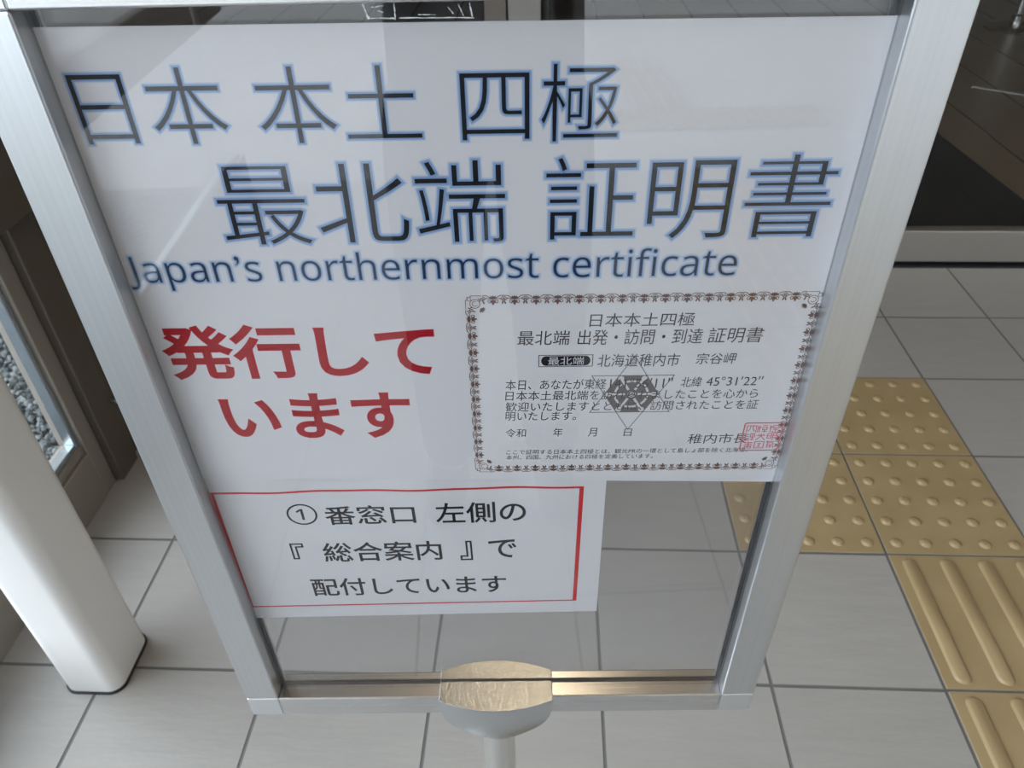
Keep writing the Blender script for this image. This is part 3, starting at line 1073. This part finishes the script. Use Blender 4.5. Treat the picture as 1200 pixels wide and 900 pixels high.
CN = 10.5
W_, H_ = BX1 - BX0, BZ1 - BZ0
run(BX0 + CN, BZ1, 1, 0, 0, -1, W_ - 2 * CN, 15, BH)
run(BX0 + CN, BZ0, 1, 0, 0, 1, W_ - 2 * CN, 15, BH)
run(BX0, BZ0 + CN, 0, 1, 1, 0, H_ - 2 * CN, 10, BH)
run(BX1, BZ0 + CN, 0, 1, -1, 0, H_ - 2 * CN, 10, BH)
for cx, cz, sx, sz in ((BX0, BZ1, 1, -1), (BX1, BZ1, -1, -1), (BX0, BZ0, 1, 1), (BX1, BZ0, -1, 1)):
    f = lambda q: (cx + sx * q[0], cz + sz * q[1])
    S.line(bb, [f(v) for v in arc((6.0, 6.0), 3.0, 0, 2 * pi, 20)], 0.45, INK)
    S.line(bb, [f(v) for v in arc((6.0, 6.0), 1.6, 0.6, 5.2, 14)], 0.4, INK)
    S.line(bb, [f(v) for v in ((0.4, 10.0), (0.4, 3.4), (1.4, 3.4), (1.4, 1.4), (3.4, 1.4), (3.4, 0.4), (10.0, 0.4))], 0.4, INK)
    S.line(bb, [f(v) for v in arc((2.6, 2.6), 1.2, 0, 2 * pi, 12)], 0.35, INK)
    for a in (0.05, 0.45, pi / 4, 1.12, 1.52):
        S.poly(bb, [f(v) for v in leaf((9.2, 9.2), (9.2 + 3.4 * cos(a), 9.2 + 3.4 * sin(a)), 0.5)], INK)
    for a in (2.2, 5.6):
        S.poly(bb, [f(v) for v in leaf((9.8, 9.8), (9.8 + 2.2 * cos(a), 9.8 + 2.2 * sin(a)), 0.4)], INK)
    for q in ((9.4, 3.2), (3.2, 9.4)):
        for a in (0, pi / 2, pi, 3 * pi / 2):
            S.poly(bb, [f(v) for v in leaf(q, (q[0] + 1.9 * cos(a + 0.5), q[1] + 1.9 * sin(a + 0.5)), 0.42)], INK)
S.finish('certificate_border', bb, M['brown_ink'], None, 'brown lace-like border of the certificate')

# ------------------------------------------------------------------ the small note below
def bend_note(x, z):
    t = min(1.0, max(0.0, (z - 105) / 58))
    return 0.0011 * t * t * (sin(x / 19.0 + 0.6) + 0.35 * sin(x / 8.0))


note = paper('notice_sheet', [(-137.5, 172.0), (152.0, 160.5), (150.5, 1.9), (-139.0, 1.6)], 0.0002, bend_note, 90, 40)
note.matrix_world = basis(panel_point(0.1675, 0.0150, 0.1312), 0.01265)
tag(note, 'small white notice sheet with a red border line below the poster', 'notice')
S2 = Sheet(note, bend_note)


def dense(p, q, n_):
    return [(p[0] + (q[0] - p[0]) * k / n_, p[1] + (q[1] - p[1]) * k / n_) for k in range(n_ + 1)]


rb = bmesh.new()
c4 = [(-135.2, 153.0), (134.4, 151.2), (131.6, 17.6), (-138.6, 17.2)]
S2.line(rb, dense((c4[0][0] - 1, c4[0][1]), (c4[1][0] + 1.6, c4[1][1]), 90), 2.0, 0.00006)
S2.line(rb, dense(c4[1], c4[2], 40), 3.2, 0.00007)
S2.line(rb, dense((c4[2][0] + 1.6, c4[2][1]), (c4[3][0] - 1, c4[3][1]), 60), 1.5, 0.00006)
S2.line(rb, dense(c4[3], c4[0], 40), 2.2, 0.00007)
S2.finish('red_rule', rb, M['rule_red'], None, 'red border line of the notice')
nb = bmesh.new()
for t, x0, x1, z0, z1 in (('①', -85.4, -62.6, 117.1, 139.9), ('番窓口', -56.9, 10.5, 116.4, 136.4), ('左側の', 26.0, 93.2, 115.6, 137.4),
                          ('『', -90.5, -80.6, 77.5, 95.8), ('総合案内', -66.0, 26.5, 73.3, 95.7), ('』', 41.2, 50.4, 72.2, 94.6),
                          ('で', 63.8, 85.0, 74.4, 95.2), ('配付しています', -83.1, 75.5, 30.2, 52.2)):
    S2.text(nb, t, x0, x1, z0, z1, 0.00008, 0.0 if t == '①' else 0.012)
S2.finish('black_lettering', nb, M['black'], None, 'black Japanese lettering')

# ------------------------------------------------------------------ the person taking the picture (seen mirrored in the sign glass)
def skin(name, joints, bones, material, parent, root=0, sub=2):
    me = bpy.data.meshes.new(name)
    me.from_pydata([j[:3] for j in joints], bones, [])
    o = bpy.data.objects.new(name, me)
    COL.objects.link(o)
    md = o.modifiers.new('skin', 'SKIN')
    md.use_smooth_shade = True
    for i, j in enumerate(joints):
        sv = me.skin_vertices[0].data[i]
        sv.radius = (j[3], j[4] if len(j) > 4 else j[3])
        sv.use_root = (i == root)
    sd = o.modifiers.new('subdivision', 'SUBSURF')
    sd.levels = sub
    sd.render_levels = sub
    bpy.context.view_layer.update()
    dg = bpy.context.evaluated_depsgraph_get()
    nm = bpy.data.meshes.new_from_object(o.evaluated_get(dg))
    o.modifiers.clear()
    o.data = nm
    nm.materials.clear()
    nm.materials.append(material)
    for p in nm.polygons:
        p.use_smooth = True
    o.parent = parent
    return o


M['skin'] = mat('skin', (0.50, 0.32, 0.23), 0.5)
M['jacket'] = mat('dark_jacket_cloth', (0.035, 0.04, 0.05), 0.85)
M['trousers'] = mat('charcoal_trouser_cloth', (0.05, 0.05, 0.055), 0.9)
M['hair'] = mat('black_hair', (0.012, 0.010, 0.009), 0.6)
M['shoe'] = mat('dark_shoe_leather', (0.03, 0.028, 0.026), 0.5)
M['phone'] = mat('dark_phone_shell', (0.02, 0.02, 0.022), 0.3)
PX, PY = -0.13, -1.17
# phone just behind the viewpoint, lens side towards the sign
pc = CP - FW * 0.012 + RT * 0.045 - UP * 0.018
ph = obj('phone', B(-0.078, 0.078, -0.037, 0.037, -0.0045, 0.0045, bev=0.004, seg=3), M['phone'])
ph.matrix_world = Matrix(((RT.x, UP.x, -FW.x, pc.x), (RT.y, UP.y, -FW.y, pc.y), (RT.z, UP.z, -FW.z, pc.z), (0, 0, 0, 1)))
tag(ph, 'dark phone held up sideways by the person mirrored in the glass', 'phone')
J, Bn = [], []


def jt(x, y, z, r, r2=None, link=None):
    J.append((x, y, z, r, r2 or r))
    if link is not None:
        Bn.append((link, len(J) - 1))
    return len(J) - 1


pel = jt(PX, PY - 0.02, 0.90, 0.135, 0.10)
bel = jt(PX, PY, 1.03, 0.125, 0.095, pel)
che = jt(PX, PY + 0.01, 1.22, 0.145, 0.105, bel)
upc = jt(PX, PY + 0.02, 1.34, 0.10, 0.08, che)
nek = jt(PX, PY + 0.05, 1.400, 0.05, 0.05, upc)
hb = jt(PX, PY + 0.085, 1.440, 0.062, 0.075, nek)
hm = jt(PX, PY + 0.105, 1.505, 0.074, 0.090, hb)
ht = jt(PX, PY + 0.105, 1.575, 0.055, 0.068, hm)
hands = []
for s in (-1, 1):
    sh = jt(PX + s * 0.17, PY + 0.03, 1.33, 0.058, None, upc)
    elb = jt(PX + s * 0.20, PY + 0.09, 1.10, 0.044, None, sh)
    tip = pc + RT * (s * 0.085) - FW * 0.03 - UP * 0.035
    wr = jt(tip.x, tip.y - 0.03, tip.z - 0.045, 0.027, None, elb)
    pm = jt(tip.x, tip.y, tip.z, 0.030, 0.018, wr)
    root_p = Vector(J[pm][:3])
    for k in range(4):                                # four fingers closing round the phone's outer edge
        up_ = -0.012 + 0.016 * k
        kn = root_p + RT * (s * 0.012) + UP * up_ + FW * 0.018
        a = jt(kn.x, kn.y, kn.z, 0.0085, None, pm)
        kn2 = kn + FW * 0.026 - RT * (s * 0.010)
        b = jt(kn2.x, kn2.y, kn2.z, 0.0078, None, a)
        kn3 = kn2 - RT * (s * (0.016 + 0.004 * (k in (1, 2)))) - FW * 0.004
        jt(kn3.x, kn3.y, kn3.z, 0.0068, None, b)
    th = root_p - RT * (s * 0.018) + UP * 0.012 + FW * 0.002
    a = jt(th.x, th.y, th.z, 0.0098, None, pm)
    th2 = th - RT * (s * 0.022) + UP * 0.022 + FW * 0.008
    jt(th2.x, th2.y, th2.z, 0.0082, None, a)
for s in (-1, 1):
    hp = jt(PX + s * 0.085, PY - 0.02, 0.83, 0.085, None, pel)
    kn = jt(PX + s * 0.10, PY + 0.01, 0.47, 0.056, None, hp)
    an = jt(PX + s * 0.11, PY - 0.04, 0.10, 0.036, None, kn)
    hl = jt(PX + s * 0.112, PY - 0.05, 0.045, 0.034, 0.034, an)
    jt(PX + s * 0.125, PY + 0.10, 0.032, 0.036, 0.022, hl)
person = skin('person', J, Bn, M['skin'], None)
tag(person, 'person in dark clothes photographing, mirrored dimly in the sign glass', 'person')
# jacket
Jb, Bb = J, Bn
J, Bn = [], []
a0 = jt(PX, PY - 0.02, 0.80, 0.165, 0.135)
a = jt(PX, PY - 0.015, 0.90, 0.165, 0.135, a0)
b = jt(PX, PY, 1.05, 0.156, 0.124, a)
c = jt(PX, PY + 0.01, 1.22, 0.165, 0.125, b)
d = jt(PX, PY + 0.02, 1.345, 0.115, 0.095, c)
e = jt(PX, PY + 0.042, 1.395, 0.066, 0.064, d)
for s in (-1, 1):
    sh = jt(PX + s * 0.17, PY + 0.03, 1.33, 0.076, None, d)
    elb = jt(PX + s * 0.20, PY + 0.09, 1.10, 0.062, None, sh)
    tip = pc + RT * (s * 0.085) - FW * 0.03 - UP * 0.035
    w0 = Vector((tip.x, tip.y - 0.03, tip.z - 0.045))
    w1 = Vector(J[elb][:3]).lerp(w0, 0.9)
    jt(w1.x, w1.y, w1.z, 0.044, None, elb)
skin('jacket', J, Bn, M['jacket'], person)['label'] = 'dark jacket'
J, Bn = [], []
a = jt(PX, PY - 0.015, 0.98, 0.140, 0.112)
a = jt(PX, PY - 0.02, 0.90, 0.148, 0.120, a)
for s in (-1, 1):
    hp = jt(PX + s * 0.088, PY - 0.02, 0.82, 0.100, None, a)
    kn = jt(PX + s * 0.10, PY + 0.01, 0.47, 0.074, None, hp)
    jt(PX + s * 0.11, PY - 0.04, 0.085, 0.060, None, kn)
skin('trousers', J, Bn, M['trousers'], person)['label'] = 'charcoal trousers'
for s in (-1, 1):
    J, Bn = [], []
    a = jt(PX + s * 0.11, PY - 0.045, 0.09, 0.046)
    b = jt(PX + s * 0.112, PY - 0.055, 0.050, 0.046, 0.046, a)
    jt(PX + s * 0.127, PY + 0.115, 0.036, 0.046, 0.034, b)
    skin('shoe', J, Bn, M['shoe'], person)
hbm = bmesh.new()
bmesh.ops.create_uvsphere(hbm, u_segments=28, v_segments=18, radius=1.0)
for v in hbm.verts:
    x, y, z = v.co
    if y > 0.35 and z < 0.45:                         # leave the face free
        y *= 0.55
    v.co = (PX + x * 0.088, PY + 0.088 + y * 0.104, 1.545 + z * 0.088)
obj('hair', hbm, M['hair'], person, True)
fbm = bmesh.new()
for sx in (-1, 1):                                    # eyes, ears
    r = bmesh.ops.create_uvsphere(fbm, u_segments=12, v_segments=8, radius=0.008)
    for v in r['verts']:
        v.co += Vector((PX + sx * 0.032, PY + 0.179, 1.505))
obj('eyes', fbm, M['hair'], person, True)
fbm = bmesh.new()
lathe(fbm, [(0.0, 0.03), (0.008, 0.02), (0.014, -0.006), (0.010, -0.014), (0, -0.016)], 12)
for v in fbm.verts:
    v.co = Vector((PX + v.co.x, PY + 0.194 + v.co.y, 1.482 + v.co.z))
obj('nose', fbm, M['skin'], person, True)
for sx in (-1, 1):
    fbm = bmesh.new()
    r = bmesh.ops.create_uvsphere(fbm, u_segments=12, v_segments=10, radius=1.0)
    for v in r['verts']:
        v.co = Vector((PX + sx * 0.078 + v.co.x * 0.009, PY + 0.10 + v.co.y * 0.018, 1.496 + v.co.z * 0.030))
    obj('ear', fbm, M['skin'], person, True)
fbm = B(PX - 0.024, PX + 0.024, PY + 0.176, PY + 0.188, 1.453, 1.461, bev=0.003)
obj('mouth', fbm, mat('lips', (0.36, 0.15, 0.13), 0.5), person, True)
